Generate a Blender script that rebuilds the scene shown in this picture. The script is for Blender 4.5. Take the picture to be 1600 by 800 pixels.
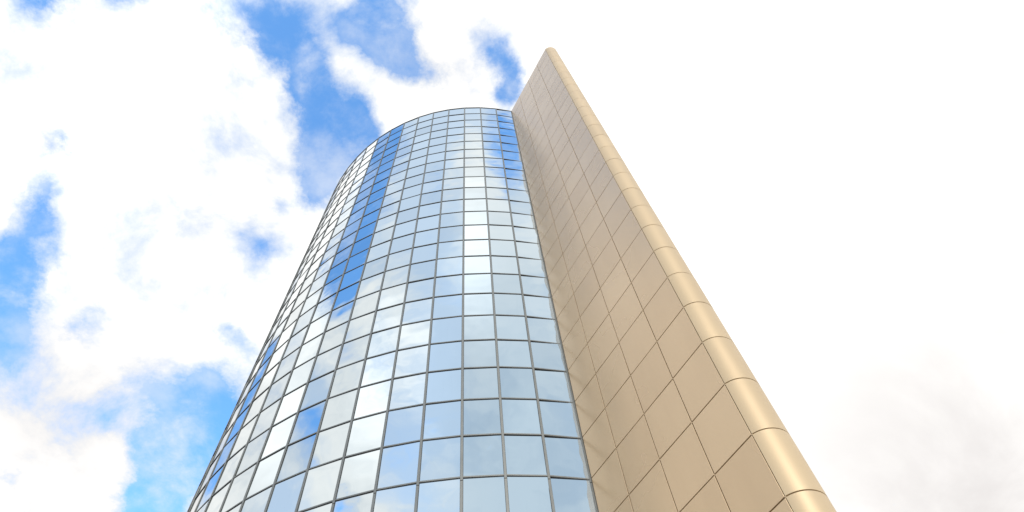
import bpy, math, random
from mathutils import Vector, Matrix
from math import sin, cos, radians, pi, hypot

# ---------------------------------------------------------------- scene, camera, light
for o in list(bpy.data.objects):
    bpy.data.objects.remove(o)
SC = bpy.context.scene
COL = SC.collection
rng = random.Random(7)

S = 1.6                      # metres per window row
EYE = 1.6
PITCH, ROLL, FPX = 1.06483, -0.12848, 1006.26
F = Vector((0, cos(PITCH), sin(PITCH)))
U0 = Vector((0, -sin(PITCH), cos(PITCH)))
R0 = Vector((1, 0, 0))
RT = cos(ROLL) * R0 + sin(ROLL) * U0
UP = -sin(ROLL) * R0 + cos(ROLL) * U0
cam_d = bpy.data.cameras.new('camera')
cam = bpy.data.objects.new('camera', cam_d)
COL.objects.link(cam)
cam_d.sensor_width = 36
cam_d.lens = FPX / 1600 * 36
cam_d.clip_start = 0.1
cam_d.clip_end = 20000
m = Matrix((RT, UP, -F)).transposed().to_4x4()
m.translation = (0, 0, EYE)
cam.matrix_world = m
SC.camera = cam

SC.view_settings.view_transform = 'Standard'
SC.view_settings.look = 'None'
SC.view_settings.exposure = 1.2
SC.view_settings.gamma = 1.0
SC.view_settings.use_curve_mapping = False

SUN_AZ, SUN_EL = radians(168), radians(23)      # azimuth from +Y towards +X
L = Vector((sin(SUN_AZ) * cos(SUN_EL), cos(SUN_AZ) * cos(SUN_EL), sin(SUN_EL)))
sd = bpy.data.lights.new('sun', 'SUN')
sd.energy = 1.0
sd.angle = radians(18)
sd.color = (1.0, 0.93, 0.82)
sun = bpy.data.objects.new('sun', sd)
COL.objects.link(sun)
sun.rotation_euler = (-L).to_track_quat('-Z', 'Y').to_euler()


class NT:
    """small helper round a node tree"""
    def __init__(s, tree):
        s.t = tree
        s.n = tree.nodes
        s.l = tree.links

    def node(s, typ, ins=None, **props):
        nd = s.n.new(typ)
        for k, v in props.items():
            setattr(nd, k, v)
        for k, v in (ins or {}).items():
            s.put(nd.inputs[k], v)
        return nd

    def put(s, sock, v):
        if isinstance(v, bpy.types.NodeSocket):
            s.l.new(v, sock)
        else:
            sock.default_value = v

    def math(s, op, a, b=0.0, c=0.0, clamp=False):
        nd = s.n.new('ShaderNodeMath')
        nd.operation = op
        nd.use_clamp = clamp
        for i, v in enumerate((a, b, c)):
            s.put(nd.inputs[i], v)
        return nd.outputs[0]

    def vmath(s, op, a, b=(0, 0, 0), scale=None):
        nd = s.n.new('ShaderNodeVectorMath')
        nd.operation = op
        s.put(nd.inputs[0], a)
        if op != 'SCALE':
            s.put(nd.inputs[1], b)
        else:
            s.put(nd.inputs['Scale'], scale)
        return nd.outputs['Value'] if op in ('DISTANCE', 'LENGTH', 'DOT_PRODUCT') else nd.outputs['Vector']

    def ramp(s, v, a, b, lo=0.0, hi=1.0):
        nd = s.n.new('ShaderNodeMapRange')
        nd.interpolation_type = 'SMOOTHSTEP'
        for i, x in enumerate((v, a, b, lo, hi)):
            s.put(nd.inputs[i], x)
        return nd.outputs[0]

    def noise(s, vec, scale, detail=2.0, rough=0.5, dist=0.0, out='Fac'):
        nd = s.node('ShaderNodeTexNoise', {'Vector': vec, 'Scale': scale, 'Detail': detail,
                                           'Roughness': rough, 'Distortion': dist})
        return nd.outputs[out]

    def mix(s, f, a, b):
        nd = s.n.new('ShaderNodeMix')
        nd.data_type = 'RGBA'
        s.put(nd.inputs[0], f)
        s.put(nd.inputs[6], a)
        s.put(nd.inputs[7], b)
        return nd.outputs[2]


def pixel_dir(x, y):
    return ((x - 800) / FPX * RT + (400 - y) / FPX * UP + F).normalized()


def azel(az, el):
    az, el = radians(az), radians(el)
    return Vector((sin(az) * cos(el), cos(az) * cos(el), sin(el)))


# gaps between the clouds: direction, angular radius (radians), depth
GAPS = []
for x, y, r, d in [
    (60, 0, 34, .9), (95, 8, 20, .7), (182, 0, 28, .9), (345, 12, 36, .5), (400, 50, 40, .8), (435, 95, 42, .9), (400, 80, 24, .5),
    (500, 40, 40, .55), (560, 35, 40, .7), (600, 25, 45, 1.2), (625, 70, 36, 1.0), (580, 75, 34, .6), (470, 130, 36, .7),
    (465, 170, 36, .7), (500, 215, 40, .8), (545, 230, 40, .9), (510, 180, 40, .7), (550, 195, 34, .7), (445, 150, 24, .5),
    (500, 262, 34, .8), (490, 300, 26, .6), (545, 150, 26, .35), (662, 115, 24, .75), (630, 120, 24, .4), (690, 125, 18, .4),
    (765, 90, 30, .55), (780, 130, 28, .7), (795, 155, 24, .8), (440, 15, 30, .4), (480, 90, 30, .35),
    (85, 222, 22, .8), (110, 235, 16, .5), (65, 275, 30, .8), (50, 320, 26, .8), (70, 350, 20, .5), (25, 365, 26, .7),
    (0, 410, 34, .85), (70, 395, 20, .5), (0, 475, 28, .6), (45, 420, 20, .4),
    (442, 316, 18, .6), (400, 380, 30, .42), (445, 395, 26, .45), (425, 425, 26, .42), (460, 350, 22, .3), (120, 512, 26, .5), (95, 520, 16, .3),
    (360, 542, 22, .55), (392, 562, 26, .6), (200, 605, 30, .45), (170, 630, 30, .4), (260, 625, 36, .6), (310, 640, 46, .8),
    (345, 620, 34, .6), (290, 690, 50, 1.0), (255, 745, 36, 1.0), (265, 790, 40, 1.1), (320, 720, 50, .9), (230, 680, 28, .6),
    (50, 590, 36, .45), (120, 640, 36, .35), (200, 655, 24, .4), (5, 742, 18, .5), (20, 540, 20, .35),
]:
    v = pixel_dir(x, y)
    c3 = v.dot(F)
    GAPS.append((v, r / FPX * c3, d))
for az, el, r, d in [
    (-109, 67.5, 5.6, 1.6), (-103, 62.5, 4.8, 1.6), (-106, 58.5, 3.8, 1.6), (-114, 46, 1.8, .7), (-63, 43, 3.6, 1.3),
    (149, 71.5, 4.2, 1.2), (-124, 43, .8, .9), (-139, 40.5, 1.6, 1.2),
]:
    GAPS.append((azel(az, el), radians(r), d))
# greyer, thicker undersides of the clouds
GREYS = [(pixel_dir(1700, 800), .44, .60), (pixel_dir(1540, 880), .26, .2), (pixel_dir(230, 40), .05, .0),
         (pixel_dir(700, 110), .10, .35), (pixel_dir(20, 260), .08, .4), (pixel_dir(330, 360), .12, .1),
         (pixel_dir(100, 660), .16, .4)]

world = bpy.data.worlds.new('World')
SC.world = world
world.use_nodes = True
W = NT(world.node_tree)
W.n.clear()
geo = W.node('ShaderNodeTexCoord').outputs['Generated']
sky = W.node('ShaderNodeTexSky', sky_type='NISHITA', sun_disc=False, sun_elevation=SUN_EL,
             sun_rotation=SUN_AZ, altitude=0, air_density=1.0, dust_density=0.3, ozone_density=3.0).outputs[0]
sep = W.node('ShaderNodeSeparateXYZ', {0: geo}).outputs
zc = W.math('ADD', W.math('MAXIMUM', sep[2], 0.0), 0.35)
flat = W.node('ShaderNodeCombineXYZ', {0: W.math('DIVIDE', sep[0], zc), 1: W.math('DIVIDE', sep[1], zc), 2: 0.3}).outputs[0]
warp = W.noise(flat, 3.6, 8, .66, 0, 'Color')
warp = W.vmath('SCALE', W.vmath('SUBTRACT', warp, (.5, .5, .5)), scale=.17)
wd = W.vmath('ADD', geo, warp)
tot = None
for c, r, d in GAPS:
    di = W.vmath('DISTANCE', wd, tuple(c))
    k = W.ramp(di, 0.0, r * 1.85, d * 1.1, 0.0)
    tot = k if tot is None else W.math('ADD', tot, k)
tot = W.math('MINIMUM', W.math('MULTIPLY', tot, 1.1), 1.2)
east = W.ramp(sep[0], -.1, .25)                  # towards the veiled sun's side the deck is closed and brighter
fb = W.noise(flat, 6.0, 11, .64, .3)
fb2 = W.noise(flat, 17.0, 8, .65, .2)
dens = W.math('ADD', W.math('MULTIPLY_ADD', fb, 4.4, -2.2), W.math('MULTIPLY_ADD', fb2, 1.8, -.9))
dens = W.math('ADD', dens, W.math('MULTIPLY_ADD', tot, -1.5, W.math('MULTIPLY_ADD', east, .5, 1.30)))
cover = W.ramp(dens, -.75, 1.15)
veil = W.math('MULTIPLY', W.ramp(W.noise(flat, 7.5, 10, .62, .15), .42, .72), W.ramp(sep[1], -.1, .1, .0, .5))
cover = W.math('MAXIMUM', cover, veil)
gr = None
for c, r, d in GREYS:
    di = W.vmath('DISTANCE', wd, tuple(c))
    k = W.ramp(di, 0.0, r * 1.5, d, 0.0)
    gr = k if gr is None else W.math('ADD', gr, k)
# the cloud deck behind the photographer is thinner and more broken, thinnest low in the south-east
back = W.ramp(sep[1], .10, -.20)
lump = W.noise(flat, 3.1, 8, .58, .4)
lump2 = W.ramp(lump, .43, .57)
low = W.ramp(W.vmath('DISTANCE', wd, tuple(azel(160, 40))), .12, .62, 1.0, 0.0)
thin = W.math('MULTIPLY', W.math('MULTIPLY_ADD', lump2, -.28, .30), W.math('SUBTRACT', 1.0, low))
cover = W.math('MULTIPLY', cover, W.math('MULTIPLY_ADD', back, W.math('MULTIPLY', thin, -1.0), 1.0))
shade = W.math('ADD', W.math('MULTIPLY', gr, W.ramp(lump, .3, .7, 1.0, .75)), W.math('MULTIPLY', W.ramp(lump, .62, .38), .16), clamp=True)
body = W.mix(W.ramp(dens, .5, 1.7), (.435, .45, .46, 1), (.56, .555, .545, 1))
body = W.mix(east, body, (.60, .595, .58, 1))
cloud = W.mix(shade, body, (.345, .33, .325, 1))
cloud = W.mix(W.math('MULTIPLY', back, W.math('MULTIPLY_ADD', lump2, -.75, .95)), cloud, W.mix(W.ramp(sep[2], .78, .90), (.37, .41, .435, 1), (.45, .49, .50, 1)))
cloud = W.mix(W.math('MULTIPLY', low, .9), cloud, W.mix(lump2, (.25, .32, .40, 1), (.31, .38, .45, 1)))
bright = W.ramp(W.vmath('DISTANCE', wd, tuple(azel(176, 61))), .03, .17, .40, 0.0)
for az_, el_, r0, r1, amp in ((-82, 60, .08, .30, .45), (-165, 50, .02, .22, .55), (-140, 50, .02, .16, .45), (-100, 45, .02, .16, .30)):
    bl = W.ramp(W.vmath('DISTANCE', wd, tuple(azel(az_, el_))), r0, r1, amp, 0.0)
    bright = W.math('ADD', bright, W.math('MULTIPLY', bl, W.math('MULTIPLY_ADD', lump2, .75, .25)))
cloud = W.vmath('SCALE', cloud, scale=W.math('ADD', 1.0, bright))
skyc = W.vmath('MULTIPLY', W.vmath('SCALE', sky, scale=.15), (.94, 1.34, 1.52))
allc = W.mix(cover, skyc, cloud)
bg = W.node('ShaderNodeBackground', {'Color': allc, 'Strength': 1.0}).outputs[0]
W.l.new(bg, W.node('ShaderNodeOutputWorld').inputs['Surface'])


# ---------------------------------------------------------------- materials
def material(name):
    mt = bpy.data.materials.new(name)
    mt.use_nodes = True
    t = NT(mt.node_tree)
    b = t.n['Principled BSDF']
    return mt, t, b


def bump(t, b, h, strength, dist):
    nd = t.node('ShaderNodeBump', {'Height': h, 'Strength': strength, 'Distance': dist})
    t.l.new(nd.outputs[0], b.inputs['Normal'])


# mirror glazing
GLASS, t, b = material('reflective_glass')
pos = t.node('ShaderNodeNewGeometry').outputs['Position']
tone = t.node('ShaderNodeAttribute', attribute_name='tone').outputs['Fac']
st = t.noise(t.vmath('MULTIPLY', pos, (9, 9, .35)), 1.0, 4, .6)
col = t.mix(tone, (.54, .59, .61, 1), (.69, .73, .73, 1))
col = t.mix(t.ramp(st, .5, .85, 0, .05), col, (.33, .38, .40, 1))
t.put(b.inputs['Base Color'], col)
b.inputs['Metallic'].default_value = 1
t.put(b.inputs['Roughness'], t.ramp(st, .4, .8, .012, .03))
bump(t, b, t.noise(t.vmath('ADD', pos, (3, 1, 7)), .9, 1, .4), .22, .05)

# grey anodised frame
FRAME, t, b = material('grey_aluminium_frame')
pos = t.node('ShaderNodeNewGeometry').outputs['Position']
t.put(b.inputs['Base Color'], t.mix(t.noise(pos, 3, 5, .6), (.13, .135, .13, 1), (.20, .20, .19, 1)))
b.inputs['Roughness'].default_value = .45
b.inputs['Metallic'].default_value = .3

GASKET, t, b = material('black_rubber_gasket')
pos = t.node('ShaderNodeNewGeometry').outputs['Position']
t.put(b.inputs['Base Color'], t.mix(t.noise(pos, 6, 3), (.012, .013, .015, 1), (.03, .03, .03, 1)))
b.inputs['Roughness'].default_value = .7


def clad_material(name, a, c, rough, metal):
    mt, t, b = material(name)
    pos = t.node('ShaderNodeNewGeometry').outputs['Position']
    tone = t.node('ShaderNodeAttribute', attribute_name='tone').outputs['Fac']
    base = t.mix(tone, a, c)
    dirt = t.noise(t.vmath('MULTIPLY', pos, (1.6, 1.6, .22)), 1.0, 3, .5)
    base = t.mix(t.ramp(dirt, .40, .8, 0, .18), base, (a[0] * .72, a[1] * .70, a[2] * .66, 1))
    t.put(b.inputs['Base Color'], base)
    b.inputs['Metallic'].default_value = metal
    t.put(b.inputs['Roughness'], t.ramp(t.noise(pos, .6, 2, .5), .3, .7, rough - .02, rough + .02))
    b.inputs['IOR'].default_value = 1.7 if metal < .4 else 1.5
    return mt


CLAD = clad_material('beige_metal_panel', (.55, .378, .215, 1), (.60, .42, .245, 1), .26, 0.3)
NOSE = clad_material('golden_metal_cover', (.545, .395, .23, 1), (.59, .43, .25, 1), .50, .25)
JOINT, t, b = material('brown_joint_recess')
pos = t.node('ShaderNodeNewGeometry').outputs['Position']
t.put(b.inputs['Base Color'], t.mix(t.noise(pos, 5, 3), (.07, .045, .025, 1), (.12, .08, .05, 1)))
b.inputs['Roughness'].default_value = .8

ROOF, t, b = material('grey_roof_membrane')
pos = t.node('ShaderNodeNewGeometry').outputs['Position']
t.put(b.inputs['Base Color'], t.mix(t.noise(pos, .8, 6), (.16, .16, .16, 1), (.26, .25, .24, 1)))
b.inputs['Roughness'].default_value = .9

PAVE, t, b = material('pale_plaza_paving')
pos = t.node('ShaderNodeNewGeometry').outputs['Position']
br = t.node('ShaderNodeTexBrick', {'Vector': pos, 'Color1': (.30, .285, .26, 1), 'Color2': (.36, .34, .31, 1),
                                   'Mortar': (.12, .11, .10, 1), 'Scale': 1.0, 'Mortar Size': .006,
                                   'Brick Width': .6, 'Row Height': .6})
t.put(b.inputs['Base Color'], t.mix(t.ramp(t.noise(pos, .7, 6), .4, .8, 0, .5), br.outputs['Color'], (.2, .19, .175, 1)))
b.inputs['Roughness'].default_value = .8

ASPH, t, b = material('asphalt_ground')
pos = t.node('ShaderNodeNewGeometry').outputs['Position']
t.put(b.inputs['Base Color'], t.mix(t.noise(pos, 12, 8, .7), (.04, .04, .042, 1), (.075, .073, .07, 1)))
b.inputs['Roughness'].default_value = .9


# ---------------------------------------------------------------- mesh helper
class MB:
    def __init__(s):
        s.v, s.f, s.m, s.sm, s.tone = [], [], [], [], []

    def face(s, pts, mat=0, smooth=False, tone=.5):
        i = len(s.v)
        s.v += [tuple(p) for p in pts]
        s.f.append(tuple(range(i, i + len(pts))))
        s.m.append(mat)
        s.sm.append(smooth)
        s.tone.append(tone)

    def hexa(s, c, mat=0, tone=.5):
        """c: 8 corners, bottom ring 0-3, top ring 4-7"""
        i = len(s.v)
        s.v += [tuple(p) for p in c]
        for q in ((3, 2, 1, 0), (4, 5, 6, 7), (0, 1, 5, 4), (1, 2, 6, 5), (2, 3, 7, 6), (3, 0, 4, 7)):
            s.f.append(tuple(i + k for k in q))
            s.m.append(mat)
            s.sm.append(False)
            s.tone.append(tone)

    def box(s, o, ex, ey, ez, x0, x1, y0, y1, z0, z1, mat=0, tone=.5):
        P = lambda x, y, z: o + ex * x + ey * y + ez * z
        s.hexa([P(x0, y0, z0), P(x1, y0, z0), P(x1, y1, z0), P(x0, y1, z0),
                P(x0, y0, z1), P(x1, y0, z1), P(x1, y1, z1), P(x0, y1, z1)], mat, tone)

    def build(s, name, mats, parent=None):
        me = bpy.data.meshes.new(name)
        me.from_pydata(s.v, [], s.f)
        for q in (mats if isinstance(mats, (list, tuple)) else [mats]):
            me.materials.append(q)
        me.polygons.foreach_set('material_index', s.m)
        me.polygons.foreach_set('use_smooth', s.sm)
        at = me.attributes.new('tone', 'FLOAT', 'FACE')
        at.data.foreach_set('value', s.tone)
        me.update()
        ob = bpy.data.objects.new(name, me)
        COL.objects.link(ob)
        if parent:
            ob.parent = parent
            ob.matrix_parent_inverse = parent.matrix_basis.inverted()
        return ob


Z = Vector((0, 0, 1))

# ---------------------------------------------------------------- ground
g = MB()
g.face([(-6000, -6000, -.13), (6000, -6000, -.13), (6000, 6000, -.13), (-6000, 6000, -.13)])
g = g.build('ground', ASPH)
g['kind'] = 'structure'
p = MB()
p.hexa([(-40, -22, -.2), (40, -22, -.2), (40, 60, -.2), (-40, 60, -.2),
        (-40, -22, 0), (40, -22, 0), (40, 60, 0), (-40, 60, 0)])
p = p.build('pavement', PAVE)
p['kind'] = 'structure'

# ---------------------------------------------------------------- the office tower
CX, CY = -1.91105 * S, 16.91069 * S
RAD = 8.25267 * S
NC = 68
TH0, DTH = -1.50428, 2 * pi / NC
NR = 32
ZT = NR * S                                    # roof line, 51.2 m
E = Vector((.57531422, -.81793248, 0))         # along the fin wall, outwards
N = Vector((.81793248, .57531422, 0))          # through its thickness, away from the camera side
JP = Vector((.90794 * S, 9.07363 * S, 0))      # where the fin meets the glass
D_V = [.76683 * S, 1.62319 * S, 2.45833 * S, 3.26331 * S]
TW = .66 * S                                   # fin thickness

tower = bpy.data.objects.new('office_tower', None)
COL.objects.link(tower)
tower.location = (CX, CY, 0)
bpy.context.view_layer.update()
tower['label'] = 'round mirror-glass office tower with a tall beige metal-clad fin wall'
tower['category'] = 'building'


def rimpt(j, r=RAD):
    a = TH0 + j * DTH
    return Vector((CX + r * cos(a), CY + r * sin(a), 0))


def in_fin(q, mgn=0.0):
    d = q - JP
    a, b_ = d.dot(E), d.dot(N)
    return mgn < b_ < TW - mgn and a > -9 * S


def project(q):
    d = q - Vector((0, 0, EYE))
    w = d.dot(F)
    if w <= .01:
        return None
    return 800 + FPX * d.dot(RT) / w, 400 - FPX * d.dot(UP) / w


# panes
MW, TH = .036, .032                            # half widths of mullion and transom
panes = []
for j in range(-31, 37):
    A, B = rimpt(j), rimpt(j + 1)
    tx = (B - A).normalized()
    nrm = Vector((tx.y, -tx.x, 0))             # outwards
    if nrm.dot((A + B) / 2 - Vector((CX, CY, 0))) < 0:
        nrm = -nrm
    mid = (A + B) / 2
    if in_fin(mid, .1):
        continue
    wdt = (B - A).length
    lean = rng.gauss(0, .003) + (-.026 if j == 2 else 0)
    ctone = rng.gauss(0, .08)
    for k in range(NR):
        z1, z0 = ZT - k * S, ZT - (k + 1) * S
        ctr = mid + Z * ((z0 + z1) / 2)
        tilt_x = lean + rng.gauss(0, .0022)
        tilt_z = rng.gauss(0, .0038)
        q = (nrm + tx * tilt_x + Z * tilt_z).normalized()
        tt = (tx - q * tx.dot(q)).normalized()
        zz = q.cross(tt)
        if zz.z < 0:
            zz = -zz
        tone = min(1, max(0, ctone + rng.gauss(.6, .22)))
        area = 0
        if (Vector((0, 0, EYE)) - ctr).dot(nrm) > 0 and -16 < j <= 2:
            pr = [project(c) for c in (A + Z * z0, B + Z * z0, B + Z * z1, A + Z * z1)]
            if all(pr):
                pr = [(min(1600, max(0, x)), min(800, max(0, y))) for x, y in pr]
                for i in range(4):
                    area += pr[i][0] * pr[(i + 1) % 4][1] - pr[(i + 1) % 4][0] * pr[i][1]
                area = abs(area) / 2
        panes.append((area, ctr, tt, q, zz, wdt, tone))
panes.sort(key=lambda a: -a[0])


def add_pane(mb, pn):
    _, ctr, tt, q, zz, wdt, tone = pn
    mb.box(ctr, tt, q, zz, -wdt / 2 + .012, wdt / 2 - .012, -.03, 0, -S / 2 + .012, S / 2 - .012, 0, tone)


for pn in panes[:100]:
    mb = MB()
    add_pane(mb, pn)
    mb.build('window', GLASS, tower)
mb = MB()
for pn in panes[100:]:
    add_pane(mb, pn)
rest = mb.build('windows', GLASS, tower)
rest['kind'] = 'stuff'
rest['label'] = 'all the smaller mirror panes of the curtain wall'

# vertical mullions
for j in range(-31, 37):
    A = rimpt(j)
    if in_fin(A, .08):
        continue
    rad = (A - Vector((CX, CY, 0))).normalized()
    tg = Vector((-rad.y, rad.x, 0))
    mb = MB()
    # one length per four rows, with a narrow dark splice between lengths
    z = 0.0
    cuts = [0] + [ZT - (k + .075) * S for k in (31, 23, 15, 7)] + [ZT]
    for a, b_ in zip(cuts[:-1], cuts[1:]):
        mb.box(A, tg, rad, Z, -MW, MW, -.06, .030, a + (.011 if a else 0), b_ - (.011 if b_ < ZT else 0))
        if a:
            mb.box(A, tg, rad, Z, -MW + .004, MW - .004, -.06, .014, a - .011, a + .011, 1)
    for sx in (-1, 1):                          # rubber beads beside the glass
        x0, x1 = sorted((sx * MW, sx * (MW + .010)))
        mb.box(A, tg, rad, Z, x0, x1, -.05, .006, 0, ZT - .01, 1)
    mb.build('mullion', [FRAME, GASKET], tower)

# horizontal transoms, one closed ring per row
for k in range(NR + 1):
    zc_ = ZT - k * S
    if k == NR:
        zc_ += TH
    mb = MB()
    for j in range(-31, 37):
        A, B = rimpt(j), rimpt(j + 1)
        if in_fin((A + B) / 2, .1):
            continue
        tx = (B - A).normalized()
        nrm = Vector((tx.y, -tx.x, 0))
        if nrm.dot((A + B) / 2 - Vector((CX, CY, 0))) < 0:
            nrm = -nrm
        w_ = (B - A).length
        if k == 0:
            mb.box(A + Z * zc_, tx, nrm, Z, .0, w_, -.22, .034, -.05, .035)
        else:
            mb.box(A + Z * zc_, tx, nrm, Z, MW + .001, w_ - MW - .001, -.06, .024, -TH * .45, TH)
            mb.box(A + Z * zc_, tx, nrm, Z, MW + .001, w_ - MW - .001, -.06, .012, -TH * 1.25, -TH * .45 - .001, 1)
    mb.build('coping' if k == 0 else 'transom', [FRAME, GASKET], tower)

# roof deck
mb = MB()
mb.face([rimpt(j, RAD - .25) + Z * (ZT - .35) for j in range(NC)])
for j in range(NC):
    mb.face([rimpt(j, RAD - .25) + Z * (ZT - .35), rimpt(j + 1, RAD - .25) + Z * (ZT - .35),
             rimpt(j + 1, RAD - .22) + Z * (ZT - .04), rimpt(j, RAD - .22) + Z * (ZT - .04)])
mb.build('roof', ROOF, tower)

# ---- the fin wall
V0 = JP + E * D_V[3]
IN = -6.0                                      # how far the fin runs back inside the tower
GAP, DEP = .011, .035
mb = MB()
# dark body behind the joints
mb.box(JP, E, N, Z, IN, D_V[3] - .02, DEP, TW - DEP, 0, ZT - .03)
mb.build('fin_wall', JOINT, tower)
fin = [o for o in tower.children if o.name.startswith('fin_wall')][0]


def part_of_fin(m_, name, mat):
    o = m_.build(name, mat)
    o.parent = fin
    o.matrix_parent_inverse = (tower.matrix_basis @ fin.matrix_parent_inverse @ fin.matrix_basis).inverted()
    return o


def clad_face(near):
    mb = MB()
    cols = [IN, -.03] + [.0] + D_V if near else [IN, -1.3, 0] + D_V
    if near:
        cols = [0.0] + D_V
    for a, b_ in zip(cols[:-1], cols[1:]):
        for k in range(NR):
            z1, z0 = ZT - k * S, ZT - (k + 1) * S
            x0 = a + (GAP if a > 0 or not near else -.05)
            x1 = b_ - GAP
            zt, zb = z1 - (GAP if k else 0), z0 + GAP
            sgn = 1 if near else -1
            off = 0 if near else TW
            tn = min(1, max(0, rng.gauss(.5, .25)))
            # cassette: flat face with folded, slightly rounded edges
            dx, dz = rng.gauss(0, .0016), rng.gauss(0, .0016)
            e_ = .007
            def P(x, z, d):
                lx, lz = x - (x0 + x1) / 2, z - (zt + zb) / 2
                return JP + E * x + Z * z + N * (off + sgn * (d + .003 + lx * dx + lz * dz))
            o4 = [P(x0, zb, DEP), P(x1, zb, DEP), P(x1, zt, DEP), P(x0, zt, DEP)]
            m4 = [P(x0, zb, e_), P(x1, zb, e_), P(x1, zt, e_), P(x0, zt, e_)]
            i4 = [P(x0 + e_, zb + e_, 0), P(x1 - e_, zb + e_, 0), P(x1 - e_, zt - e_, 0), P(x0 + e_, zt - e_, 0)]
            q4 = lambda r1, r2: [[r1[i], r1[(i + 1) % 4], r2[(i + 1) % 4], r2[i]] for i in range(4)]
            fs = q4(o4, m4) + q4(m4, i4) + [i4]
            for f_ in fs:
                mb.face(f_ if near else f_[::-1], 0, False, tn)
            # small clips where four panels meet
            if near and k:
                c = JP + E * b_ + Z * z1
                mb.box(c, E, N, Z, -.013, .013, .006, .03, -.013, .013, 0, .8)
    return mb


part_of_fin(clad_face(True), 'cladding', CLAD)
part_of_fin(clad_face(False), 'cladding', CLAD)

# rounded nose: an arc of a circle from one face round to the other
rn, ca, cb = .346 * S, -.10 * S, .33 * S
a0 = math.atan2(-cb, -ca)                      # angle of V0 seen from the centre (E,N frame)
a0 = math.atan2(0 - cb, 0 - ca)
ang0 = a0
ang1 = -a0
NSEG = 40
mb = MB()


def nose_pt(a, r, z):
    return V0 + E * (ca + r * cos(a)) + N * (cb + r * sin(a)) + Z * z


tgap = GAP / rn * 1.0
for k in range(NR):
    z1, z0 = ZT - k * S, ZT - (k + 1) * S
    zt, zb = z1 - (GAP if k else 0), z0 + GAP
    dr = rng.gauss(0, .0012)
    tn = min(1, max(0, rng.gauss(.5, .25)))
    aa = [ang0 + tgap + (ang1 - ang0 - 2 * tgap) * i / NSEG for i in range(NSEG + 1)]
    base = len(mb.v)
    prof = [(rn - DEP, zb), (rn - .005, zb), (rn, zb + .005), (rn, zt - .005), (rn - .005, zt), (rn - DEP, zt)]
    for c in range(len(prof) - 1):              # separate strips, so that each shades on its own
        base = len(mb.v)
        for a in aa:
            for r, z in prof[c:c + 2]:
                mb.v.append(tuple(nose_pt(a, r + dr, z)))
        for i in range(NSEG):
            q = base + 2 * i
            mb.f.append((q, q + 2, q + 3, q + 1))
            mb.m.append(0)
            mb.sm.append(True)
            mb.tone.append(tn)
# dark core seen through the joints
for i in range(NSEG):
    a, b_ = [ang0 + (ang1 - ang0) * (i + q) / NSEG for q in (0, 1)]
    mb.face([nose_pt(a, rn - DEP, 0), nose_pt(b_, rn - DEP, 0), nose_pt(b_, rn - DEP, ZT - .03), nose_pt(a, rn - DEP, ZT - .03)], 1)
mb.face([nose_pt(ang0 + (ang1 - ang0) * i / NSEG, rn - .004, ZT - .012) for i in range(NSEG + 1)], 0)
part_of_fin(mb, 'rounded_edge', [NOSE, JOINT])

# cap along the top of the fin
mb = MB()
mb.box(JP, E, N, Z, IN, D_V[3] - .005, .006, TW - .006, ZT - .028, ZT - .004)
part_of_fin(mb, 'top_cap', CLAD)
